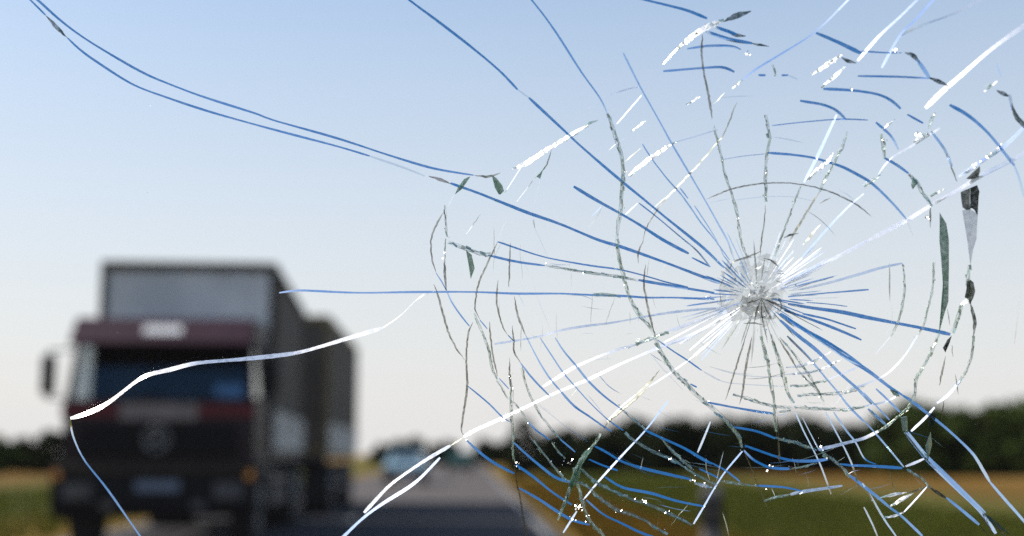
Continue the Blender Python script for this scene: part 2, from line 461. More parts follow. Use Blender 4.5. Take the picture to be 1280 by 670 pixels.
add_cyl(bm, (0.40, 0.55, 1.92), (0.84, 0.55, 1.92), 0.018, n=6)
from_bm('steering_wheel', bm, M['black'], lorry)
box('instrument_panel', (0, 0.32, 1.82), (2.3, 0.34, 0.20), M['seat'], lorry, 0.04)
for s in (-1, 1):
    wheel(lorry, s * 1.02, 0.98, side=s)
    wheel(lorry, s * 0.95, 6.9, w=0.56, side=s)
    wheel(lorry, s * 0.95, 8.05, w=0.56, side=s)
    box('mudguard', (s * 0.95, 7.45, 1.09), (0.60, 2.2, 0.03), M['black'], lorry, 0.01)
bm = bmesh.new(); add_box(bm, (1.0, 3.2, 0.75), (0.42, 1.3, 0.55), 0.08); from_bm('fuel_tank', bm, M['steel'], lorry)
bm = bmesh.new(); add_box(bm, (1.0, 4.9, 0.75), (0.42, 1.4, 0.50), 0.02); from_bm('tool_locker', bm, M['black'], lorry)
for s in (-1, 1):
    bm = bmesh.new()
    for z in (0.55, 0.85):
        add_box(bm, (s * 1.20, 4.15, z), (0.03, 3.3, 0.10), 0.006)
    from_bm('side_guard', bm, M['steel'], lorry)
    bm = bmesh.new(); add_box(bm, (s * 0.42, 1.2, 0.85), (0.09, 2.6, 0.26)); from_bm('front_chassis_rail', bm, M['black'], lorry)
cyl('air_intake', (-1.0, 2.0, 1.0), (-1.0, 2.0, 2.7), 0.09, M['black'], lorry)
cargo_body(lorry, 2.08, 8.70, 1.24, 3.98, 1.25, M['tarp_front'], M['frame'])

# --- drawbar trailer
trl = tag(empty('drawbar_trailer', (-4.15, 27.0, 0), rad(1.0)), 'grey tarpaulin drawbar trailer coupled behind the oncoming lorry', 'trailer')
cargo_body(trl, 0.0, 8.4, 1.24, 4.05, 1.25, M['tarp'], M['ochre'])
bm = bmesh.new()
add_cyl(bm, (0.35, 0.1, 0.75), (0.0, -1.35, 0.72), 0.06, n=8); add_cyl(bm, (-0.35, 0.1, 0.75), (0.0, -1.35, 0.72), 0.06, n=8)
from_bm('drawbar', bm, M['black'], trl)
for s in (-1, 1):
    for y in (1.2, 5.6, 6.9):
        wheel(trl, s * 0.95, y, w=0.56, side=s)
    bm = bmesh.new()
    for z in (0.55, 0.85):
        add_box(bm, (s * 1.20, 3.4, z), (0.03, 3.0, 0.10), 0.006)
    from_bm('side_guard', bm, M['steel'], trl)

# ------------------------------------------------------------------ cars further down the road
def car(name, label, loc, paint, facing):
    root = tag(empty(name, loc, 0.0 if facing < 0 else math.pi), label, 'car')
    hw = 0.84
    prism('body', [(0.05, 0.28), (0.0, 0.55), (0.06, 0.74), (0.95, 0.92), (3.75, 0.95), (4.15, 0.90), (4.2, 0.50), (4.12, 0.28)], -hw, hw, paint, root, 0.06)
    # cabin: pillars and roof, tapering upward
    prof_lo = [(0.95, 0.90), (3.85, 0.93)]
    bm = bmesh.new()
    lo = [(-hw + 0.05, 0.95, 0.90), (hw - 0.05, 0.95, 0.90), (hw - 0.05, 3.85, 0.92), (-hw + 0.05, 3.85, 0.92)]
    hi = [(-hw + 0.22, 1.65, 1.40), (hw - 0.22, 1.65, 1.40), (hw - 0.22, 3.25, 1.40), (-hw + 0.22, 3.25, 1.40)]
    A = [bm.verts.new(v) for v in lo]; B = [bm.verts.new(v) for v in hi]
    bm.faces.new(B)
    for i in range(4):
        bm.faces.new((A[i], A[(i + 1) % 4], B[(i + 1) % 4], B[i]))
    bmesh.ops.bevel(bm, geom=[e for e in bm.edges if not e.is_boundary], offset=0.05, segments=2, affect='EDGES')
    from_bm('cabin', bm, paint, root)
    def pane(nm, i, j, n):
        P = []
        for (a, b, u, v) in ((i, j, 0.09, 0.14), (i, j, 0.91, 0.14), (i, j, 0.88, 0.86), (i, j, 0.12, 0.86)):
            b0 = Vector(lo[a]).lerp(Vector(lo[b]), u); b1 = Vector(hi[a]).lerp(Vector(hi[b]), u)
            P.append(b0.lerp(b1, v) + Vector(n) * 0.006)
        quad(nm, P, M['car_glass'], root, 0.008)
    pane('windscreen', 0, 1, (0, -1, 0.8)); pane('rear_window', 2, 3, (0, 1, 0.8))
    pane('side_window', 1, 2, (1, 0, 0.4)); pane('side_window', 3, 0, (-1, 0, 0.4))
    for s in (-1, 1):
        for y in (0.78, 3.35):
            wheel(root, s * 0.76, y, 0.30, 0.19, s)
        box('headlight', (s * 0.60, 0.0, 0.64), (0.32, 0.06, 0.14), M['lamp'], root, 0.02)
        box('tail_light', (s * 0.62, 4.2, 0.72), (0.28, 0.05, 0.18), M['red'], root, 0.02)
        box('mirror', (s * 0.92, 1.25, 0.98), (0.16, 0.12, 0.12), paint, root, 0.03)
    box('grille', (0, -0.005, 0.60), (0.70, 0.05, 0.12), M['black'], root, 0.01)
    b = box('bumper', (0, 0.0, 0.40), (1.62, 0.16, 0.20), M['black'], root, 0.03)
    box('number_plate', (0, -0.09, 0.40), (0.5, 0.015, 0.11), M['white'], b, 0.003)
    box('rear_bumper', (0, 4.18, 0.42), (1.62, 0.14, 0.20), M['black'], root, 0.03)
    return root
car('pale_car', 'pale blue car following behind the lorry trailer in its lane', (-2.72, 54.0, 0), M['pale_blue'], -1)
car('green_car', 'dark green car far down the road driving away', (-0.75, 92.0, 0), M['green_car'], 1)

# ------------------------------------------------------------------ roadside marker post
px_, py_ = 1.55, 8.6
post = tag(empty('marker_post', (px_, py_, 0)), 'weathered grey roadside marker post with a dark band at the road edge', 'marker post')
prism('post_body', [(-0.06, 0.0), (0.06, 0.0), (0.055, 0.97), (-0.02, 1.03), (-0.055, 1.00)], -0.06, 0.06, M['post'], post, 0.012)
b = prism('band', [(-0.0595, 0.76), (0.061, 0.76), (0.060, 0.95), (-0.0585, 0.95)], -0.063, 0.063, M['black'], post, 0.003)
box('reflector', (0, -0.066, 0.86), (0.05, 0.012, 0.14), M['lamp'], b, 0.003)

# ------------------------------------------------------------------ trees and bushes
def tree_meshes(seed, h, rx, leaf, low):
    R = random.Random(seed)
    tb = bmesh.new()
    add_cyl(tb, (0, 0, 0), (0.05, 0, h * 0.45), 0.035 * h, 0.02 * h, 8)
    tips = []
    for i in range(9):
        a = R.uniform(0, 6.28); z0 = h * R.uniform(0.15, 0.45)
        e = Vector((math.cos(a) * rx * R.uniform(0.35, 0.75), math.sin(a) * rx * R.uniform(0.35, 0.75), h * R.uniform(0.45, 0.85)))
        add_cyl(tb, (0.02, 0, z0), e, 0.012 * h, 0.004 * h, 6)
        tips.append(e)
    verts, faces = [], []
    clumps = []
    for i in range(56):
        a = R.uniform(0, 6.28); u = R.random()
        z = low + (1 - low) * R.random()
        w = math.sin(math.pi * min(1, max(0.08, (z - low) / (1 - low) * 0.82 + 0.16))) ** 0.6
        rr = rx * w * math.sqrt(u)
        clumps.append((Vector((math.cos(a) * rr, math.sin(a) * rr, z * h * 0.94)), rx * R.uniform(0.16, 0.34)))
    for c, cr_ in clumps:
        for j in range(80):
            d = Vector((R.gauss(0, 1), R.gauss(0, 1), R.gauss(0, 0.8)))
            d = d.normalized() * cr_ * R.random() ** 0.4
            q = c + d
            if q.z < 0.05: q.z = 0.05
            s = leaf * R.uniform(0.6, 1.3)
            t = Vector((R.gauss(0, 1), R.gauss(0, 1), R.gauss(0, 0.6))).normalized()
            n = t.cross(Vector((R.gauss(0, 1), R.gauss(0, 1), R.gauss(0, 1)))).normalized()
            k0 = len(verts)
            verts += [q - t * s, q + n * s * 0.5, q + t * s, q - n * s * 0.5]
            faces.append((k0, k0 + 1, k0 + 2, k0 + 3))
    me = bpy.data.meshes.new('crown'); me.from_pydata(verts, [], faces)
    tm = bpy.data.meshes.new('trunk'); bmesh.ops.recalc_face_normals(tb, faces=tb.faces[:]); tb.to_mesh(tm); tb.free()
    tm.materials.append(M['bark'])
    return tm, me
proto = []
for i in range(5):
    proto.append(tree_meshes(20 + i, 4.0, 2.3 + 0.2 * (i % 3), 0.23, 0.04))
slim = tree_meshes(77, 4.0, 1.1, 0.16, 0.03)
def tree(name, label, group, x, y, s, pm, leaf, rz):
    r = tag(empty(name, (x, y, 0), rz), label, 'tree', group)
    r.scale = (s, s, s)
    tm, cm = pm
    link('trunk', tm, None, r)
    key = cm.name + leaf
    if key not in leafed:
        c2 = cm.copy(); c2.materials.append(M[leaf]); leafed[key] = c2
    link('crown', leafed[key], None, r)
    return r
leafed = {}
R = random.Random(4)
def at_px(px, d):
    return (px - HX) / F * d
# dark hedgerow trees to the right of the road
for i in range(20):
    px = 690 + i * 23.5 + R.uniform(-8, 8)
    d = R.uniform(82, 96)
    hp = 44 + R.uniform(-5, 8) if px > 770 else 30 + R.uniform(-3, 5)
    hgt = (hp * 0.86 / F * d + 1.23)
    tree('hedgerow_tree', 'low dark bushy tree in the hedgerow across the field right of the road', 'dark hedgerow trees', at_px(px, d), d, hgt / 4.0, proto[i % 5], 'leaf_dark', R.uniform(0, 6))
for i in range(9):
    px = 1150 + i * 28 + R.uniform(-8, 8)
    d = R.uniform(72, 80)
    hgt = ((56 + R.uniform(-6, 8)) * 0.95 / F * d + 1.23)
    tree('field_tree', 'taller mid green bushy tree standing before the end of the dark hedgerow', 'green trees at the hedgerow end', at_px(px, d), d, hgt / 4.0, proto[(i + 2) % 5], 'leaf_mid', R.uniform(0, 6))
for i in range(9):
    px = -70 + i * 28 + R.uniform(-6, 6)
    d = R.uniform(78, 92)
    hgt = ((22 + R.uniform(-3, 4)) / F * d + 1.23)
    tree('roadside_tree', 'low green bushy tree across the field on the lorry side of the road', 'trees left of the road', at_px(px, d), d, hgt / 4.0, proto[(i + 1) % 5], 'leaf_dark' if i % 3 else 'leaf_mid', R.uniform(0, 6))
for i, px in enumerate((478, 497, 520, 545, 560, 606, 620, 634)):
    d = 150 + 12 * (i % 3)
    hgt = ((13 + 3 * (i % 3)) / F * d + 1.23)
    tree('distant_tree', 'small dark tree far off where the road vanishes', 'distant trees at the end of the road', at_px(px, d), d, hgt / 4.0, proto[i % 5], 'leaf_dark', R.uniform(0, 6))
tree('slim_tree', 'single slim upright tree at the right edge of the far road', None, at_px(653, 75), 75.0, (46 / F * 75 + 1.23) / 4.0, slim, 'leaf_dark', 0.4)

# grass on the verges
def grass(name, label, n, xs, ys, hmin, hmax, m, seed):
    R = random.Random(seed)
    V, Fc = [], []
    for i in range(n):
        x = R.uniform(*xs); y = ys[0] + (ys[1] - ys[0]) * R.random() ** 1.6
        h = R.uniform(hmin, hmax); a = R.uniform(0, 6.28)
        for b in range(3):
            a += 2.1
            dx, dy = math.cos(a), math.sin(a)
            k0 = len(V)
            lx, ly = R.gauss(0, 0.3) * h, R.gauss(0, 0.3) * h
            V += [(x - dx * 0.012, y - dy * 0.012, 0.0), (x + dx * 0.012, y + dy * 0.012, 0.0), (x + lx + dx * 0.05, y + ly + dy * 0.05, h)]
            Fc.append((k0, k0 + 1, k0 + 2))
    me = bpy.data.meshes.new(name); me.from_pydata(V, [], Fc)
    return tag(link(name, me, m), label, 'grass', kind='stuff')
M['dry'] = leaf_mat('dry grass blades', (0.16, 0.095, 0.010), (0.10, 0.06, 0.006))
M['green'] = leaf_mat('green grass blades', (0.078, 0.086, 0.009), (0.052, 0.060, 0.006))
grass('dry_grass', 'dry straw coloured grass along the right road edge', 9000, (1.6, 3.6), (9, 60), 0.08, 0.22, M['dry'], 1)
grass('green_grass', 'green grass of the verge beyond the dry strip', 16000, (3.4, 10.5), (11, 70), 0.08, 0.25, M['green'], 2)
grass('far_verge_grass', 'green grass of the verge on the lorry side', 9000, (-15.5, -6.2), (15, 60), 0.08, 0.25, M['green'], 3)
#WINDSHIELD#
# ------------------------------------------------------------------ the broken windscreen
PX = GLASS_D / F                              # metres on the pane per photograph pixel
THICK = 0.006
fwd = ray(640, 335)
RAKE = PITCH + rad(13.0)                      # the pane leans back towards the driver
GYAW = YAW - rad(5.0)
GN = Vector((-math.sin(GYAW) * math.cos(RAKE), math.cos(GYAW) * math.cos(RAKE), math.sin(RAKE)))   # outward normal
GU = GN.cross(Vector((0, 0, 1))).normalized()
GV = GU.cross(GN).normalized()
GO = EYE + ray(640, 380) * GLASS_D
BEND = 1.0 / (2 * 3.2)                        # gentle sideways curvature of the pane

def pane_pt(u, v, w=0.0):
    return GO + GU * u + GV * v + GN * (w - BEND * u * u)

def on_glass(px, py, w=THICK / 2):
    d = ray(px, py)
    t = GLASS_D
    for i in range(8):
        P = EYE + d * t - GO
        u = P.dot(GU)
        f = P.dot(GN) - (w - BEND * u * u)
        t -= f / d.dot(GN)
    return EYE + d * t

shield = tag(empty('windshield', GO - GV * 0.42), 'shattered laminated car windshield with round impact point and radiating cracks', 'windshield')
SHI = shield.matrix_basis.inverted()
M['pane'] = glass_mat('windscreen glass', (0.99, 0.992, 0.992), 0.045, 0.0)
bm = bmesh.new()
nu, nv, U0, U1, V0, V1 = 24, 8, -0.72, 0.72, -0.40, 0.44
for w, flip in ((0.0, True), (THICK, False)):
    G = [[bm.verts.new(pane_pt(U0 + (U1 - U0) * i / nu, V0 + (V1 - V0) * j / nv, w) - shield.location) for i in range(nu + 1)] for j in range(nv + 1)]
    for j in range(nv):
        for i in range(nu):
            q = (G[j][i], G[j][i + 1], G[j + 1][i + 1], G[j + 1][i])
            bm.faces.new(q[::-1] if flip else q)
me = bpy.data.meshes.new('glass_pane'); bm.to_mesh(me); bm.free()
me.polygons.foreach_set('use_smooth', [True] * len(me.polygons))
pane_ob = link('glass_pane', me, M['pane'], shield)
M['seal'] = mat('rubber window seal', (0.015, 0.015, 0.016), 0.7, noise=0.3, scale=30)
rim = [(U0, V0), (U1, V0), (U1, V1), (U0, V1)]
for a in range(4):
    bm = bmesh.new()
    (ua, va), (ub, vb) = rim[a], rim[(a + 1) % 4]
    for i in range(16):
        s0, s1 = i / 16, (i + 1) / 16
        add_cyl(bm, pane_pt(ua + (ub - ua) * s0, va + (vb - va) * s0, THICK / 2) - shield.location, pane_pt(ua + (ub - ua) * s1, va + (vb - va) * s1, THICK / 2) - shield.location, 0.011, n=8)
    from_bm('window_seal', bm, M['seal'], shield)

def fracture(name, tint, refl, rough, diff=None, dfac=0.0, bump=0.0):
    """a fracture face inside the glass: partly clear, partly a mirror, partly crushed and matt"""
    m = bpy.data.materials.new(name)
    m.use_nodes = True
    nt = m.node_tree; N = nt.nodes; L = nt.links
    N.clear()
    out = N.new('ShaderNodeOutputMaterial')
    tr = N.new('ShaderNodeBsdfTransparent')
    gl = N.new('ShaderNodeBsdfGlossy')
    gl.inputs['Color'].default_value = (*tint, 1)
    gl.inputs['Roughness'].default_value = rough
    body = gl
    tcn = N.new('ShaderNodeTexCoord')
    nz = N.new('ShaderNodeTexNoise'); nz.inputs['Scale'].default_value = 420; nz.inputs['Detail'].default_value = 4
    L.new(tcn.outputs['Object'], nz.inputs['Vector'])
    if diff is not None:
        di = N.new('ShaderNodeBsdfDiffuse'); di.inputs['Color'].default_value = (*diff, 1)
        tl = N.new('ShaderNodeBsdfTranslucent'); tl.inputs['Color'].default_value = (*diff, 1)
        m1 = N.new('ShaderNodeMixShader'); m1.inputs[0].default_value = 0.5
        L.new(di.outputs[0], m1.inputs[1]); L.new(tl.outputs[0], m1.inputs[2])
        m2 = N.new('ShaderNodeMixShader'); m2.inputs[0].default_value = dfac
        L.new(gl.outputs[0], m2.inputs[1]); L.new(m1.outputs[0], m2.inputs[2])
        body = m2
    if bump:
        b = N.new('ShaderNodeBump'); b.inputs['Strength'].default_value = bump; b.inputs['Distance'].default_value = 0.001
        L.new(nz.outputs['Fac'], b.inputs['Height']); L.new(b.outputs['Normal'], gl.inputs['Normal'])
    mr = N.new('ShaderNodeMapRange')
    mr.inputs['From Min'].default_value = 0.3; mr.inputs['From Max'].default_value = 0.6
    mr.inputs['To Min'].default_value = refl * (0.9 if rough < 0.17 else 0.6); mr.inputs['To Max'].default_value = refl
    L.new(nz.outputs['Fac'], mr.inputs['Value'])
    mix = N.new('ShaderNodeMixShader')
    L.new(mr.outputs[0], mix.inputs[0]); L.new(tr.outputs[0], mix.inputs[1]); L.new(body.outputs[0], mix.inputs[2])
    L.new(mix.outputs[0], out.inputs[0])
    return m
FM = {
    's': fracture('clean fracture face', (0.78, 0.88, 1.0), 0.96, 0.10, bump=0.06),  # blue tint put in to deepen the mirrored sky
    'w': fracture('whitened fracture face', (0.95, 0.98, 1.0), 0.90, 0.20, (0.80, 0.86, 0.88), 0.30, bump=0.05),  # matt white mixed in to imitate a paler sky reflection
    'b': fracture('grey green glass edge', (0.75, 0.9, 0.83), 0.45, 0.25, (0.56, 0.70, 0.62), 0.6, bump=0.3),
    'e': fracture('fine dark rim', (0.35, 0.42, 0.36), 0.70, 0.3, (0.10, 0.13, 0.09), 0.6),
    'f': fracture('hairline fracture', (0.85, 0.9, 0.9), 0.30, 0.15),
    'j': fracture('splintered green glass edge', (0.72, 0.88, 0.80), 0.86, 0.18, (0.36, 0.50, 0.42), 0.5, bump=0.3),
    'c': fracture('crushed white glass', (1, 1, 1), 0.96, 0.35, (0.88, 0.89, 0.90), 0.5, bump=0.2),
    'k': fracture('painted olive reflection', (0.30, 0.32, 0.26), 0.85, 0.35, (0.085, 0.072, 0.032), 0.8),  # dark olive colour stands in for mirrored ground and trees
    'g': fracture('thick green glass flake', (0.55, 0.85, 0.72), 0.78, 0.2, (0.13, 0.27, 0.19), 0.8, bump=0.3),
    'd': fracture('dark bruised glass flake', (0.25, 0.33, 0.30), 0.95, 0.3, (0.014, 0.026, 0.024), 0.8, bump=0.3),
    'm': fracture('murky green brown flake', (0.4, 0.5, 0.42), 0.82, 0.25, (0.06, 0.075, 0.045), 0.7, bump=0.4),
    'p': fracture('pale blue glass flake', (0.75, 0.85, 1.0), 0.38, 0.2, (0.4, 0.5, 0.62), 0.4),
    'x': fracture('pulverised grey glass', (0.85, 0.9, 0.87), 0.36, 0.2, (0.38, 0.41, 0.37), 0.6, bump=0.4),
    'y': fracture('dark bruise at the point of impact', (0.3, 0.32, 0.3), 0.55, 0.3, (0.08, 0.09, 0.07), 0.7, bump=0.4),
    'r': fracture('reddish tip', (0.4, 0.2, 0.15), 0.9, 0.3, (0.16, 0.045, 0.02), 0.8),
}
RC = random.Random(11)

def catmull(P, step=3.0):
    if len(P) == 2:
        n = max(2, int(math.dist(P[0], P[1]) / step))
        return [(P[0][0] + (P[1][0] - P[0][0]) * i / n, P[0][1] + (P[1][1] - P[0][1]) * i / n) for i in range(n + 1)]
    Q = [(2 * P[0][0] - P[1][0], 2 * P[0][1] - P[1][1])] + list(P) + [(2 * P[-1][0] - P[-2][0], 2 * P[-1][1] - P[-2][1])]
    out = []
    for k in range(1, len(Q) - 2):
        a, b, c, d = Q[k - 1], Q[k], Q[k + 1], Q[k + 2]
        n = max(1, int(math.dist(b, c) / step))
        for i in range(n):
            t = i / n
            out.append(tuple(0.5 * (2 * b[m] + (c[m] - a[m]) * t + (2 * a[m] - 5 * b[m] + 4 * c[m] - d[m]) * t * t + (3 * b[m] - a[m] - 3 * c[m] + d[m]) * t ** 3) for m in (0, 1)))
    out.append(P[-1])
    return out

def side_dirs(C):
    """for points along a crack: tangent, view direction, sideways direction (upper side)"""
    out = []
    n = len(C)
    qs = []
    for i in range(n):
        t = (C[min(i + 1, n - 1)] - C[max(i - 1, 0)]).normalized()
        v = (C[i] - EYE).normalized()
        qs.append((t, v, v.cross(t).normalized()))
    mid = qs[n // 2][2]
    up = mid.z + 0.12 * (-mid.x)
    sg = 1 if up > 0 else -1
    ref = mid * sg
    for t, v, q in qs:
        if q.dot(ref) < 0: q = -q
        ref = q
        out.append((t, v, q))
    return out

def ribbon(kind, wpx, pts, taper=(0.65, 0.65), turn=70.0):
    S = catmull(pts)
    if kind in 'sfw':
        for rep_ in range(6):
            S = [S[0]] + [((S[i - 1][0] + 2 * S[i][0] + S[i + 1][0]) / 4, (S[i - 1][1] + 2 * S[i][1] + S[i + 1][1]) / 4) for i in range(1, len(S) - 1)] + [S[-1]]
    n = len(S)
    amp = 0.06 if kind in 'sfw' else 0.45
    C = [on_glass(x + RC.gauss(0, amp * 0.5), y + RC.gauss(0, amp * 0.5)) for x, y in S]
    D = side_dirs(C)
    if kind in 'sw':            # fracture faces stand at slightly different slants; none throws the sun straight back
        t, v, q = D[n // 2]
        def off_sun(tt):
            return (v * math.cos(rad(tt)) + q * math.sin(rad(tt))).angle(SUN)
        if off_sun(turn) < rad(50):
            turn = min(range(44, 100, 3), key=lambda tt: abs(off_sun(tt) - rad(20)) + 0.002 * abs(tt - 70))
    V, Fc = [], []
    ph = RC.uniform(0, 6); base = rad(turn + RC.uniform(-5, 5)) / 2
    L_tap = 8.0 if kind in 'sw' else 14.0
    acc = 0.0; tot = sum((C[i + 1] - C[i]).length for i in range(n - 1)) / PX
    for i in range(n):
        if i: acc += (C[i] - C[i - 1]).length / PX
        e = min(1.0, taper[0] + (1 - taper[0]) * acc / L_tap, taper[1] + (1 - taper[1]) * (tot - acc) / L_tap)
        w = wpx * PX * e * (1 + 0.16 * math.sin(acc * 0.05 + ph) + RC.uniform(-0.03, 0.03))
        th = base + rad(4) * math.sin(acc * 0.021 + ph * 2) + rad(RC.uniform(-0.2, 0.2))
        ln = min(w / math.sin(th), 0.92 * THICK / max(0.2, math.cos(th)))
        t, v, q = D[i]
        r = v * math.cos(th) + q * math.sin(th)
        V += [C[i] - r * ln / 2, C[i] + r * ln / 2]
        if i: Fc.append((2 * i - 2, 2 * i - 1, 2 * i + 1, 2 * i))
    return V, Fc

def splinter(wpx, pts, step=4.0):
    """a chain of irregular flat flakes strung along the crack"""
    S = catmull(pts, step)
    C = [on_glass(x + RC.gauss(0, 0.6), y + RC.gauss(0, 0.6)) for x, y in S]
    D = side_dirs(C)
    V, Fc = [], []
    for i in range(len(C) - 1):
        if RC.random() < 0.06: continue
        for rep in range(1 if RC.random() < 0.55 else 2):
            t, v, q = D[i]
            th = rad(RC.uniform(22, 62)) * (1 if RC.random() < 0.7 else -1)
            r = v * math.cos(th) + q * math.sin(th)
            r = (r + t * RC.gauss(0, 0.12)).normalized()
            w0, w1 = (wpx * PX * RC.uniform(0.25, 0.95) for _ in range(2))
            o = q * wpx * PX * RC.gauss(0, 0.22)
            k = abs(math.sin(th)); cap = 0.9 * THICK / max(0.25, math.cos(th))
            l0, l1 = min(w0 / k, cap), min(w1 / k, cap)
            a, b = C[i] + o, C[i + 1] + o + v * RC.gauss(0, 0.0004)
            k0 = len(V)
            if RC.random() < 0.3:
                V += [a - r * l0 / 2, a + r * l0 / 2, b + r * l1 * RC.uniform(-0.4, 0.4)]
                Fc.append((k0, k0 + 1, k0 + 2))
            else:
                V += [a - r * l0 / 2, a + r * l0 / 2, b + r * l1 / 2, b - r * l1 / 2]
                Fc.append((k0, k0 + 1, k0 + 2, k0 + 3))
    return V, Fc

def emit(name, V, Fc, m, smooth=False, parent=None):
    me = bpy.data.meshes.new(name)
    me.from_pydata([v - shield.location for v in V], [], Fc)
    if smooth: me.polygons.foreach_set('use_smooth', [True] * len(me.polygons))
    return link(name, me, m, shield)

def flake(kind, pts, name='shard', tilt=18):
    """a flat broken piece with an outline of its own and real thickness"""
    cx = sum(p[0] for p in pts) / len(pts); cy = sum(p[1] for p in pts) / len(pts)
    gx, gy = RC.uniform(-1, 1), RC.uniform(-1, 1)
    A, B = [], []
    span = max(math.dist(p, (cx, cy)) for p in pts)
    for x, y in pts:
        s = ((x - cx) * gx + (y - cy) * gy) / span
        w = THICK * (0.5 + 0.2 * s)
        A.append(on_glass(x + RC.gauss(0, 0.3), y + RC.gauss(0, 0.3), w - 0.0006)); B.append(on_glass(x + RC.gauss(0, 0.5), y + RC.gauss(0, 0.5), w + 0.0006))
    c0 = on_glass(cx, cy, THICK * 0.62); c1 = on_glass(cx, cy, THICK * 0.3)
    n = len(pts)
    V = A + B + [c1, c0]
    Fc = []
    for i in range(n):
        j = (i + 1) % n
        Fc += [(i, j, 2 * n), (n + j, n + i, 2 * n + 1), (i, n + i, n + j, j)]
    return emit(name, V, Fc, FM[kind])

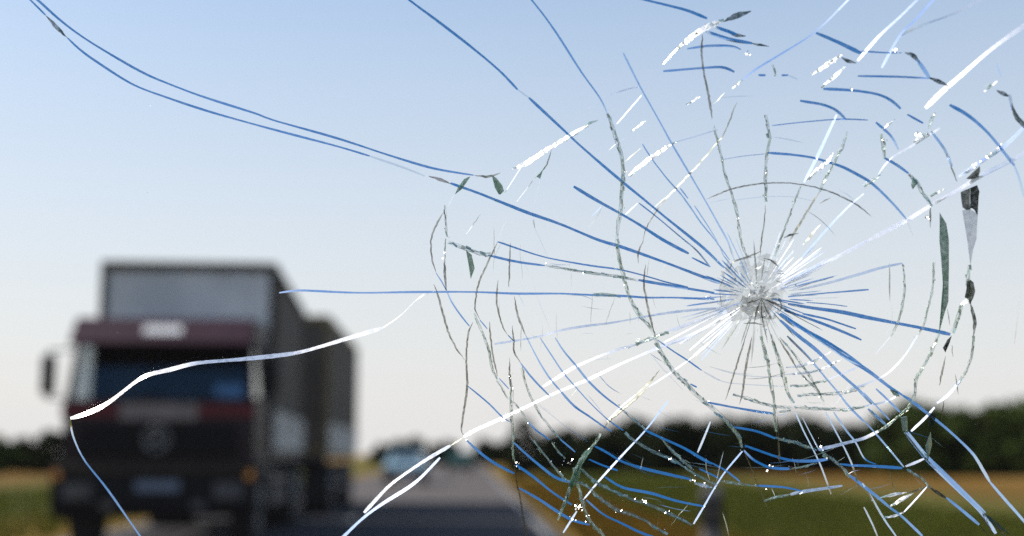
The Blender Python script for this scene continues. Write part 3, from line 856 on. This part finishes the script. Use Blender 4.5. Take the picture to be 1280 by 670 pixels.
# each line: kind, width in photograph pixels, then the course of the crack over the pane
# s clean face, f hairline, j splintered, c crushed white, k dark reflection painted in, d dark bruised, r reddish
CRACKS = """
s 3.2 45,-2 75,25 103,46 140,69 179,91 209,104 254,121 320,142 341,150 422,173 483,193 532,208 560,214 592,219
s 3 36,-2 57,19
d 4.5 57,19 70,33 84,47
s 3.2 84,47 101,63 128,82 167,106 209,122 260,139 320,156 361,167 422,183 462,195
f 3 462,195 503,209 531,220
r 4 536,220 548,224 565,230
s 4.4 563,229 597,241 622,251 660,266 700,280 748,300 772,307 798,316 834,329 868,342 900,354
s 3.6 509,-2 552,30 592,61 625,89 647,112
f 2.5 647,112 661,122
s 3.8 661,122 706,164 723,180 754,207 780,229 807,251 836,275 866,299 884,314 905,335
s 2.8 663,-2 694,39 726,89 751,124 759,142
j 5 759,142 765,157 772,178 777,194 779,216 777,239 776,260 773,277 771,299
j 5 771,299 774,323 779,341 784,363 789,375 800,395 811,407 818,418
j 6 818,418 823,434 832,450 841,463 857,479 872,495 884,505 898,517 912,531 922,544 928,559
k 2 928,559 938,583 948,608 960,637
s 2.5 779,66 800,108 823,149 840,180 856,207 880,248 899,282 910,302 918,325
s 2.2 803,180 815,199 836,226 847,238 861,256 875,277 893,299 912,325
s 2 850,235 860,248
s 1.6 868,257 880,275 895,299 905,320
s 4.4 717,233 745,250 772,265 798,280 829,300 861,317
s 3 865,322 887,333
s 2.2 799,254 822,272 854,299 872,314 888,334
j 5.5 560,302 582,311 600,317 613,320
s 3.4 610,319 645,327 681,332
j 4 681,332 700,335 745,342 781,347 800,351
s 4.2 798,350 843,358 893,366
s 2.5 622,302 645,310 679,321 720,329 745,333 775,337 807,345 834,353 860,359
s 3.2 349,366 372,363 400,364 450,366 520,365 592,365 645,367 700,367 745,369 781,370 807,372 843,372 893,374
j 4.5 742,369 760,368 776,370
s 3.4 618,430 672,421 700,413 736,407 768,403 816,394 852,389 895,385
s 5.5 428,672 451,650 476,631 514,607 532,591 550,572
s 5.5 455,641 476,618 489,605 514,587 537,572 563,557
k 2.5 563,557 580,546
s 5 580,546 593,538 638,518 663,506 688,494 719,481 736,474 780,453 825,434 861,420 900,400
s 4.5 679,483 700,470 718,459 745,447 763,440 789,432 818,423
j 5 785,434 800,428 818,421 836,415
s 5 835,414 870,402 904,388
s 3 830,428 865,410 903,391
s 3.5 850,430 880,412 908,394
s 2.5 862,438 885,418 910,398
s 2 870,445 893,422 915,402
s 6 88,523 108,517 133,505 157,487 181,470 213,462 245,454 302,449 350,444 380,439 431,424 478,410
s 2.8 88,523 90,541 104,573 133,610 161,650 177,673
f 1.2 478,410 500,395 520,375 533,365
f 1.2 520,376 527,370 545,363
c 4.5 640,211 652,207 676,192 700,177 721,164 735,156
g 5 728,160 738,154 748,150
k 3 593,219 609,221 620,218 626,216
s 1.4 652,208 645,219 631,241
k 2.4 689,187 684,205 676,216
k 1.6 668,223 660,234
f 1.2 660,234 646,252
f 1.2 675,225 667,257
j 2 667,274 668,284
f 1.4 668,284 675,299 685,322
f 1.4 568,243 560,258
k 1.4 600,268 591,282
f 1.2 591,282 583,292
f 1 632,276 622,302
j 3 556,257 557,278 559,296
k 2.6 554,266 547,278 539,298 540,323 545,341
s 2.2 545,341 557,360 563,375 575,393 587,408
j 2 557,298 556,323
k 3.2 556,323 556,340 558,364
k 2.6 542,355 547,368 554,393 562,419 572,438 581,450
k 2.8 591,403 585,419 583,452 584,482 580,513 577,536 580,546
s 2.2 584,482 600,495 615,508 628,522 637,527
k 2.2 622,302 609,330 599,352 595,370 594,386 600,400
s 2.4 600,400 609,411
j 3.5 592,391 599,407 604,419 611,438 615,459 622,475
j 2.5 622,475 629,488 636,499
k 2.6 612,402 613,420 617,448 622,470
s 2.2 624,473 636,486
k 2.4 637,447 637,470 640,491
j 4 637,468 640,491 639,517 641,536 641,559 643,579
k 2.6 643,579 646,604 649,617 653,641 658,672
k 2.4 638,303 637,325 636,359
k 2.2 623,350 621,366 622,386 629,409 635,419
s 2 635,419 643,427
k 2.8 643,370 647,393 657,419
s 2.4 657,419 674,452 688,474 702,490
s 3.2 700,488 718,508 736,520 754,533 764,539
k 2.8 640,407 642,423 643,440 651,454
s 2.6 651,454 663,470 675,483 688,496
j 2.8 652,459 656,475 663,495 670,508 677,521 682,527 690,538 702,550
s 2.6 700,549 711,558 719,565
s 2 675,422 692,448 704,466 718,482 736,502 759,524 779,538
s 3 694,422 704,438 720,457 736,477 755,495 775,510
j 4.2 775,510 790,522 805,536
s 4.2 805,537 826,547 855,560 875,572 890,580
s 3.2 888,578 907,588 925,602
f 1.2 665,346 670,366 678,388 688,411
j 2.6 642,502 651,514 660,527
s 3.2 660,527 669,537 679,544 687,550
j 3 690,552 698,564 707,573
j 3.5 663,546 674,560 685,574 703,596 713,602
f 1.4 672,506 690,519 704,531 719,541 735,552
s 3.8 583,550 599,565 618,579 643,592
s 3.8 641,552 657,567 676,583 696,598 713,603
s 3.8 645,581 667,596 686,612 705,625 715,631
s 4 649,610 672,623 696,639 715,650 737,656
j 4 751,542 740,559 725,577 717,596 711,615 703,637 696,650
g 6 742,556 727,575 717,598 710,618 702,640
d 3 738,562 724,582 714,606 704,634
s 3.2 835,501 820,521 805,540 774,573 748,602 729,625
s 3 721,639 704,666
s 4.2 744,558 758,565 777,577 806,586 836,593 863,599
s 3.2 736,574 754,582 772,588
s 4 756,596 777,609 801,614 816,617 845,626 880,633
j 5 781,542 797,553 816,564 840,575 855,583
j 4.4 855,583 865,590 880,599 894,606
j 4.4 826,547 840,563 855,577 865,587
c 5 868,605 880,607 890,609
s 3.2 874,586 885,591 899,598
j 3.4 899,602 927,605 948,608
s 3.2 946,607 980,609 1003,614
j 5 725,584 744,602 768,615 793,625 812,631 836,642 865,656
j 5 721,600 739,612 750,623 773,639 789,643 808,652 834,669
s 3.4 733,625 754,643 777,654 797,664 818,672
j 5 717,585 722,605 727,622 735,647 743,658 755,671
s 3.2 888,527 883,540 872,566
s 3 928,564 907,589 892,612 880,633 867,655
s 4.2 918,534 946,539 969,548
j 5 969,547 996,554 1020,562
s 4.2 931,557 948,563 971,571 992,576 1020,576 1035,574
s 4.2 930,563 940,574 952,580 963,585 987,586
j 3.4 987,586 1006,583 1022,579
s 5.5 1023,562 1045,557 1064,552 1080,548 1098,539
j 5 1025,564 1041,575 1051,583 1064,596
s 4.4 1062,594 1080,608 1099,623 1113,635 1127,645 1153,670
s 4.2 1050,580 1066,582 1080,582 1128,585
s 4 1132,583 1145,578 1156,573
j 4.5 955,625 972,621 990,618
s 4.8 988,618 1006,614 1035,610 1053,607
s 2.4 994,515 1005,540 1020,569 1029,590 1039,618
s 1.8 1003,522 1012,540 1024,563
s 2.6 1032,515 1045,540 1056,561 1066,583 1075,614
s 2.6 1042,515 1059,540 1070,553 1081,575 1095,580
k 2.6 973,546 974,569 976,583
k 2 968,520 971,546
k 2 972,520 973,546
s 3 1078,604 1091,625 1107,652 1121,672
s 2.5 1080,634 1088,650 1097,671
c 3.4 1100,622 1117,618 1134,616
d 3 1134,616 1146,613 1158,608
c 5.5 1112,634 1127,624 1142,616
c 4.4 1106,648 1121,644 1130,640
s 2.2 1130,640 1144,625 1159,608
s 6 1131,540 1154,569 1173,588 1200,614 1227,641 1245,667
s 3 1135,540 1158,569 1178,588 1206,615 1232,641
d 4 1224,640 1240,650 1262,668
k 3 1222,642 1234,655 1243,670
k 2.5 1233,648 1250,662 1258,672
s 3 1093,540 1111,561 1130,584
j 4 1134,587 1152,598 1164,611
d 4 1160,608 1172,616 1187,625
s 4.2 1183,622 1204,639 1224,656
d 2.5 1224,656 1236,670
s 5.4 975,392 1000,409 1016,420 1041,436 1059,448 1080,460 1098,473 1112,484 1128,494
s 4.2 1128,494 1139,501 1161,518 1187,539 1216,567 1229,588 1237,602
s 3.8 1237,602 1255,623 1284,656
s 5 975,400 998,420 1020,437 1038,455 1050,467 1072,486 1090,505
s 2.6 1080,491 1094,506 1112,525
s 3.8 1095,486 1109,499 1125,515
s 3.4 1085,511 1101,525 1109,533
j 3.4 1085,512 1101,526 1110,535
s 3.2 1080,526 1093,540
s 3.2 984,420 995,431 1012,448 1030,470 1048,491 1061,508 1080,527
s 3.6 985,398 1010,414 1034,427 1057,442
s 3.2 990,405 1020,420 1052,438 1079,458
s 3.8 980,388 1016,400 1052,414 1077,425
s 3.2 1003,392 1034,399 1052,405 1070,411
s 5.4 985,380 1016,385 1052,390 1080,396 1121,404 1152,410 1188,418
s 1.8 1008,378 1035,380 1059,383
f 1.3 1005,373 1048,372
s 2.6 985,371 1025,367 1086,362
s 3.8 1000,362 1034,354 1070,344 1100,335 1128,329
s 2 990,362 1020,352 1042,346
s 2.4 990,352 1020,338 1040,326
j 2.6 1128,330 1131,350 1129,377 1122,404 1113,421
f 2 1113,421 1094,443
j 2.8 1168,328 1166,359 1160,386 1153,409 1147,419
s 3.2 1147,419 1132,443 1116,461 1103,471 1080,481 1063,486
j 4.5 1173,418 1167,434 1159,450 1151,463 1145,474 1143,495 1134,511 1123,520
j 3.5 1123,520 1110,532 1095,541
k 1.8 1184,386 1188,407
j 5.5 1211,332 1210,354 1211,372 1203,382 1196,402 1191,416
d 3.8 1212,375 1218,400 1217,420
j 3.5 1217,420 1215,443 1212,454 1207,465 1196,482
s 4 1200,476 1184,495 1171,504
s 4.8 1168,509 1159,520 1139,539
k 2.8 1182,445 1177,468 1174,482
k 1.6 1190,431 1191,447
k 1.6 1194,468 1198,493
k 2.4 1180,500 1177,526
s 2.8 1062,-2 1020,39 977,67 944,87 927,101
c 3.4 928,100 915,110
k 1.8 906,116 892,130
c 2.6 873,121 859,131
s 4.4 1148,-2 1125,21 1098,46 1072,76
c 4 1057,84 1042,96 1026,110
s 4.2 1168,-2 1144,25 1125,44 1102,85
s 4.4 1228,-2 1190,18 1157,30 1125,44
s 7 1284,30 1256,49 1230,69 1197,98 1177,115 1157,135
s 5.4 1020,41 1046,52 1077,67
s 2.2 1077,64 1110,66 1127,66
d 6 1131,66 1141,69 1150,79
s 5.4 1146,74 1154,85 1162,98
d 5 1160,97 1172,101 1186,108
s 2.8 1072,95 1125,96 1161,98
d 6.5 1052,72 1060,76 1070,79
c 4.2 1015,93 1039,77 1052,69
s 4.2 1029,111 1066,113 1098,118 1115,126 1126,136
s 3.8 1134,143 1154,154
s 4.4 1000,126 1030,131 1046,138 1057,149
s 4.6 1046,143 1029,180 1016,207 1005,228
s 1.8 965,157 1000,153 1049,149 1085,150
j 3.4 1059,164 1051,187 1032,223 1025,239
k 3 1025,239 1009,264 993,291 986,302
s 1.8 905,199 930,195 960,192
s 3.8 960,191 987,193 1016,197 1036,203 1052,208 1079,222 1091,230 1108,246 1123,262 1133,274
f 2 1133,274 1142,296
k 1.8 883,249 912,237 934,232 957,229 987,229 1014,233 1041,241 1068,254 1090,271
f 1.2 920,250 955,246 990,246 1015,251
c 5.5 1159,166 1141,177
j 4.4 1167,141 1161,161
s 3.4 1164,164 1181,187 1190,208
k 3 1187,203 1196,227
s 3.8 1095,153 1115,171 1123,187
c 3 1115,151 1105,161
j 4.4 1102,167 1105,197
s 3.6 1105,197 1121,206 1136,217
j 4.8 1136,217 1147,228 1152,240 1160,250 1163,257
k 3 1163,257 1163,285
s 4.6 1187,131 1210,144 1233,164 1250,184 1268,207
s 3.6 1268,207 1275,225 1280,246
f 2.2 1276,364 1268,430
s 3.4 1246,79 1251,96
c 3.6 1246,102 1234,111
d 7 1246,113 1262,121
s 4 1262,118 1266,138
d 6 1265,130 1270,145 1281,157
s 5.5 1284,155 1253,185 1227,201 1198,221
c 5 1250,187 1227,202 1200,220
s 6.4 1284,189 1259,203 1227,219 1203,234 1187,243 1166,255 1134,275 1107,289 1086,300
s 5 1086,300 1052,318 1016,337 980,356
k 2 1086,301 1066,311 1048,321
c 4.4 1180,236 1164,245
s 3.2 1080,242 1064,255 1048,271 1027,294 1000,325
j 3 1101,218 1080,234
s 2.2 1116,196 1105,207 1098,218
s 3.4 1175,160 1142,181 1116,196
c 4.6 1041,191 1034,203 1020,214 1009,227
j 2.8 1002,232 994,250 985,275 977,296 968,320
d 5 980,297 990,293 998,292
k 2.4 1038,247 1025,254
k 2.4 1025,281 1012,296 1004,306
j 4.2 957,144 962,171 961,180 957,207 957,234 957,253
k 1.8 957,255 955,280 952,299 950,320
j 3 892,158 898,180 903,201 907,221 914,239 921,266 926,299 934,322
k 3 878,43 877,66 880,92 885,115 890,148
k 1.8 921,128 905,167 895,180 872,207 850,230 831,250 816,271 807,287 804,300
k 2.6 804,300 798,316 798,329
d 6 939,14 920,20 904,27
c 7 905,25 885,33 865,46 847,60
f 2 847,60 829,80
s 4 800,-2 832,6 859,13 884,23
s 4.2 892,33 910,39 921,43
d 7 910,39 920,44 932,45
s 4.6 882,39 911,49 940,54
d 4.4 938,54 950,56 961,58
s 3.2 859,61 888,57 918,58 926,62
s 3.8 829,89 878,85 905,84 918,90
s 3.8 948,94 957,94
s 3.8 977,94 985,94
j 3 966,80 970,95
f 2.5 985,94 997,99
s 2.8 754,122 775,114 800,108
s 2.4 771,155 802,119
c 3 791,163 806,151
s 2.4 839,179 861,173 897,162
c 3.4 786,219 800,208 813,197 830,186 846,177
c 2.8 859,131 875,121
k 1.5 780,203 802,184
s 1.6 782,268 797,254
s 1.6 740,270 752,258
j 4.4 916,492 942,501 969,508 994,509
j 4.4 994,509 1023,511 1059,512 1080,508
s 3.6 1080,508 1108,502 1121,495
j 4 969,515 994,512
j 3.8 996,494 1023,493 1059,490 1080,482
j 3.2 987,482 1005,482 1034,475
s 3.4 1034,475 1050,468 1073,459
c 2.8 982,460 1002,457 1023,448 1039,439
c 2.8 982,468 1014,465 1037,457 1054,448
f 1.6 887,458 916,467 950,471 982,470
f 1.8 880,465 903,477 940,481 980,483
s 3.8 885,503 916,509 951,515 967,517
k 2 932,420 918,466 907,500
k 2.8 940,420 932,461 928,491 924,506
j 4.6 951,420 959,450 963,477 967,500 970,540
j 5 964,420 973,448 980,472 985,491 992,504
k 3 973,423 987,445 996,461
j 2.4 996,461 1009,475 1022,490
j 2.8 976,423 996,447 1016,477 1030,502
k 2.6 897,420 880,434 861,450
s 3 861,450 838,466 811,484
k 2.6 811,484 786,506 761,527 754,537
k 2.6 825,462 809,481 794,494
s 2.2 794,494 777,508 759,526
f 1.4 814,443 825,457 854,488
s 2.2 822,425 843,440 859,450 877,463
f 1.5 877,463 900,475
s 3.2 863,480 871,484
k 2.6 807,330 805,354 809,380 813,398 818,417
k 3 912,337 917,327 932,322 952,314
k 3 954,323 963,325 974,334
k 3.2 971,342 981,342
k 2.6 970,351 979,353
k 2 906,345 900,358
k 2 900,368 902,382
k 2.4 908,388 916,396
k 3 930,404 942,404 954,406
k 2.6 973,372 977,383 973,391
k 2.8 952,373 940,377 926,380
k 2.2 952,373 946,388 943,403
k 2.2 952,373 952,388 953,404
k 2 952,373 958,387 964,398
k 2.8 952,373 966,378 978,385 998,394
"""
def joined(parts):
    """several pieces of one crack in one mesh, each with its own material"""
    V, Fc, mi = [], [], []
    for k, (v, f) in enumerate(parts):
        k0 = len(V); V += v; Fc += [tuple(i + k0 for i in q) for q in f]; mi += [k] * len(f)
    return V, Fc, mi
def shifted(pts, d):
    out = []
    for i, p_ in enumerate(pts):
        a_, b_ = pts[max(0, i - 1)], pts[min(len(pts) - 1, i + 1)]
        l_ = math.dist(a_, b_) or 1.0
        out.append((p_[0] - (b_[1] - a_[1]) / l_ * d, p_[1] + (b_[0] - a_[0]) / l_ * d))
    return out
def wander(pts, amp):
    return [(x + RC.gauss(0, amp), y + RC.gauss(0, amp)) for x, y in catmull(pts, 9.0)]
for line in CRACKS.strip().splitlines():
    f_ = line.split()
    kind, wpx = f_[0], float(f_[1])
    pts = [tuple(float(c) for c in q.split(',')) for q in f_[2:]]
    for rep_ in range(2):                 # cracks that leave the photograph run on over the pane
        (xa, ya), (xb, yb) = pts[1], pts[0]
        if not (0 <= xb <= 1280 and 0 <= yb <= 670) and len(f_) > 3:
            l_ = math.dist((xa, ya), (xb, yb))
            bend_ = RC.uniform(-40, 40)
            pts = [(xb + (xb - xa) / l_ * 210 + bend_, yb + (yb - ya) / l_ * 210), (xb + (xb - xa) / l_ * 90 + bend_ * 0.2, yb + (yb - ya) / l_ * 90)] + pts
        pts = pts[::-1]
    if kind == 'j':
        w_ = wander(pts, 0.5)
        parts = [ribbon('b', wpx * 0.68, w_, (0.2, 0.2), 110), ribbon('k', 0.7, wander(shifted(pts, wpx * 0.34), 0.4), (0.2, 0.2), 80),
                 ribbon('k', 0.6, wander(shifted(pts, -wpx * 0.34), 0.4), (0.2, 0.2), 80), splinter(wpx * 0.75, pts, 5.0)]
        V, Fc, mi = joined(parts)
        o = emit('splintered_crack', V, Fc, FM['b'])
        for k in 'eej': o.data.materials.append(FM[k])
        o.data.polygons.foreach_set('material_index', mi)
    elif kind == 'c':
        V, Fc, mi = joined([ribbon('c', wpx, wander(pts, 0.3), (0.2, 0.2), 70), splinter(wpx * 0.7, pts, 7.0)])
        o = emit('crushed_crack', V, Fc, FM['c'])
        o.data.materials.append(FM['j'])
        o.data.polygons.foreach_set('material_index', mi)
    elif kind in 'dgr':
        V, Fc = ribbon(kind, wpx, pts, (0.15, 0.15), 100)
        emit('tinted_crack', V, Fc, FM[kind], True)
    elif kind == 'k':
        V, Fc = ribbon(kind, wpx * 0.9, pts, (0.2, 0.2), 80)
        emit('tinted_crack', V, Fc, FM[kind], True)  # its dark reflection is in the face colour
    else:
        dx, dy = pts[-1][0] - pts[0][0], pts[-1][1] - pts[0][1]
        ang = math.degrees(math.atan2(-dy, dx)) % 180
        if kind == 's' and 6 < ang < 40: kind = 'w'  # gently rising cracks get the face with sky brightness painted in
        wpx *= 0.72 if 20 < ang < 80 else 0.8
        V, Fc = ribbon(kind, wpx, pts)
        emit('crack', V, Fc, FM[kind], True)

# the short fine rays that crowd round the point of impact
CX, CY = 947.0, 370.0
for i in range(70):
    a = 2 * math.pi * (i + RC.uniform(-0.45, 0.45)) / 70
    r0 = RC.uniform(16, 46); r1 = r0 + RC.uniform(16, 62)
    ca, sa = math.cos(a), math.sin(a)
    down = sa > 0.75
    b = RC.uniform(-0.04, 0.04)
    pts = [(CX + ca * r0, CY + sa * r0 * 0.92), (CX + math.cos(a + b) * r1, CY + math.sin(a + b) * r1 * 0.95)]
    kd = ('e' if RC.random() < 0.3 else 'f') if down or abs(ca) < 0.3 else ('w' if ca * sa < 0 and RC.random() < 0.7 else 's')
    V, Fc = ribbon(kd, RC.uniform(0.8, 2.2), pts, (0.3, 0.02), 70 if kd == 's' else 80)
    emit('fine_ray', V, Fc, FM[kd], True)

# the bright fans of slivers on the sun's side of the breaks
for i in range(24):
    a = rad(RC.uniform(128, 166) if i % 2 else RC.uniform(-58, -12))
    r0 = RC.uniform(22, 58); r1 = r0 + RC.uniform(20, 75)
    pts = [(CX + math.cos(a) * r0, CY + math.sin(a) * r0), (CX + math.cos(a) * r1, CY + math.sin(a) * r1)]
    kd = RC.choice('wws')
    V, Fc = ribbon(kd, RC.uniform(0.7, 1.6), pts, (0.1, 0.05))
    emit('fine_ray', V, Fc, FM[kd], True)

# faint hairline arcs between the rays
for i in range(46):
    r = RC.uniform(85, 330); a = rad(RC.choice((RC.uniform(60, 200), RC.uniform(60, 200), RC.uniform(200, 420)))); sp_ = RC.uniform(14, 60) / r
    pts = [(CX - 10 + math.cos(a + sp_ * t) * r * (1 + 0.02 * math.sin(t * 3 + i)), CY + math.sin(a + sp_ * t) * r * 0.9) for t in (0, 0.35, 0.7, 1)]
    V, Fc = ribbon('f', RC.uniform(0.7, 1.5), pts, (0.1, 0.1), RC.choice((70, 90)))
    emit('hairline', V, Fc, FM[RC.choice('ffe')], True)

# a web of fine broken links across the crowded lower sectors
for i in range(70):
    a = rad(RC.uniform(35, 195)); r = RC.uniform(130, 330); d = RC.uniform(10, 42)
    x, y = CX - 6 + math.cos(a) * r, CY + math.sin(a) * r * 0.88
    b_ = a + (math.pi / 2 if RC.random() < 0.6 else 0.0) + RC.gauss(0, 0.25)
    pts = [(x, y), (x + math.cos(b_) * d * 0.5 + RC.gauss(0, 1.5), y + math.sin(b_) * d * 0.5 + RC.gauss(0, 1.5)), (x + math.cos(b_) * d, y + math.sin(b_) * d)]
    if pts[0][1] > 690 or pts[2][1] > 690: continue
    kd = RC.choice('ffebw')
    V, Fc = ribbon(kd, RC.uniform(0.6, 1.5), pts, (0.1, 0.1))
    emit('hairline', V, Fc, FM[kd], True)

# broken flakes that stand out on their own
for kd, s in (
    ('g', '573,234 580,224 588,220 583,228 577,236 569,243'),
    ('g', '616,220 621,223 627,231 630,239 625,243 619,235'),
    ('g', '680,211 682,206 678,214 675,223 671,221 668,223'),
    ('g', '583,313 589,318 593,336 588,348 586,330'),
    ('g', '1175,266 1183,280 1186,300 1186,336 1185,377 1180,393 1174,416 1179,377 1179,359 1177,332 1174,300'),
    ('m', '1225,208 1225,214 1223,222 1214,224 1209,223 1216,216'),
    ('m', '1201,241 1206,238 1213,235 1212,248 1213,262 1208,262 1203,259 1202,250'),
    ('d', '1213,235 1222,232 1224,240 1223,252 1222,268 1217,261 1213,260 1213,247'),
    ('p', '1203,263 1213,262 1222,268 1221,299 1217,311 1213,332 1209,300'),
    ('m', '1209,352 1213,350 1217,353 1218,365 1216,374 1213,380 1210,373 1206,371 1208,360'),
    ('d', '1189,420 1187,429 1182,440 1179,434 1184,425'),
    ('d', '1163,517 1170,518 1168,530 1161,532'),
    ('j', '1163,540 1165,555 1160,577 1157,557'),
    ('g', '1113,487 1122,490 1124,496 1118,494'),
    ('g', '1141,220 1148,228 1141,237 1139,232'),
    ('g', '719,588 727,586 723,600 714,612 711,606'),
    ('j', '1126,522 1134,521 1135,540 1128,538'),
):
    flake(kd, [tuple(float(c) for c in q.split(',')) for q in s.split()])

# crater: crushed cone of glass round the point of impact
def crater(name, cx, cy, rx, ry, rings, seg, kd, deep):
    V, Fc = [on_glass(cx, cy, THICK * deep)], []
    for r in range(1, rings + 1):
        for s in range(seg):
            a = 2 * math.pi * (s + 0.5 * (r % 2)) / seg + RC.uniform(-0.1, 0.1)
            k = (r / rings) * RC.uniform(0.86, 1.12)
            V.append(on_glass(cx + math.cos(a) * rx * k, cy + math.sin(a) * ry * k, THICK * (deep + (0.5 - deep) * r / rings + RC.uniform(-0.16, 0.16))))
    for s in range(seg):
        Fc.append((0, 1 + s, 1 + (s + 1) % seg))
    for r in range(rings - 1):
        for s in range(seg):
            a0 = 1 + r * seg + s; a1 = 1 + r * seg + (s + 1) % seg
            b0 = a0 + seg; b1 = a1 + seg
            Fc += [(a0, b0, b1), (a0, b1, a1)]
    Fc = [q for q in Fc if RC.random() > (0.08 if max(q) < 1 + seg * (rings - 2) else 0.45)]
    return emit(name, V, Fc, FM[kd])
crater('impact_crater', 941, 362, 44, 45, 7, 34, 'x', 0.75)
crater('impact_bruise', 952, 380, 27, 20, 5, 26, 'y', 0.85)

# glittering splinters scattered along the breaks
V, Fc = [], []
def chip(x, y, r, glint=0.0):
    c = on_glass(x, y, THICK * RC.uniform(0.2, 0.8))
    n = Vector((RC.gauss(0, 1), RC.gauss(0, 1), RC.gauss(0, 1))).normalized()
    if RC.random() < glint:      # facet deliberately turned to mirror the sun into the camera
        n = (SUN - (c - EYE).normalized()).normalized() + n * 0.07
        n.normalize()
    t = n.orthogonal().normalized(); b = n.cross(t)
    k0 = len(V); m = RC.choice((3, 4, 4))
    for i in range(m):
        a = 6.283 * i / m + RC.uniform(-0.4, 0.4); rr = r * PX * RC.uniform(0.6, 1.2)
        V.append(c + t * math.cos(a) * rr + b * math.sin(a) * rr)
    Fc.append(tuple(range(k0, k0 + m)))
for line in CRACKS.strip().splitlines():
    f_ = line.split()
    if f_[0] not in 'jc': continue
    pts = [tuple(float(c) for c in q.split(',')) for q in f_[2:]]
    for x, y in catmull(pts, 7.0):
        if RC.random() < 0.6: chip(x + RC.gauss(0, 2), y + RC.gauss(0, 2), RC.uniform(0.5, 1.4), 0.07)
for x, y, n in ((183, 469, 7), (722, 634, 16), (715, 650, 4), (806, 627, 7), (834, 640, 5), (773, 638, 5), (866, 601, 6), (880, 607, 9), (637, 471, 6), (645, 581, 6),
                (711, 577, 8), (961, 584, 6), (1120, 66, 6), (1103, 174, 6), (1250, 183, 6), (1158, 272, 6), (840, 575, 7), (735, 647, 6), (1023, 561, 6), (1150, 168, 8),
                (935, 67, 8), (1040, 76, 6), (1064, 113, 5), (887, 367, 5), (780, 213, 5), (581, 546, 4), (628, 526, 4), (638, 487, 4), (652, 207, 4)):
    for i in range(n): chip(x + RC.gauss(0, 2.4), y + RC.gauss(0, 2.0), RC.uniform(0.7, 2.0), 0.4)
for i in range(150):
    a = RC.uniform(0, 6.283); r = abs(RC.gauss(0, 26))
    chip(942 + math.cos(a) * r, 366 + math.sin(a) * r, RC.uniform(0.5, 1.8))
for i in range(60):
    chip(RC.uniform(20, 1260), RC.uniform(20, 640), RC.uniform(0.3, 0.7))
M['chip'] = fracture('loose glass splinter', (1, 1, 1), 0.9, 0.12, (0.75, 0.78, 0.76), 0.35)
sp = emit('glass_splinters', V, Fc, M['chip'])
sp['kind'] = 'stuff'
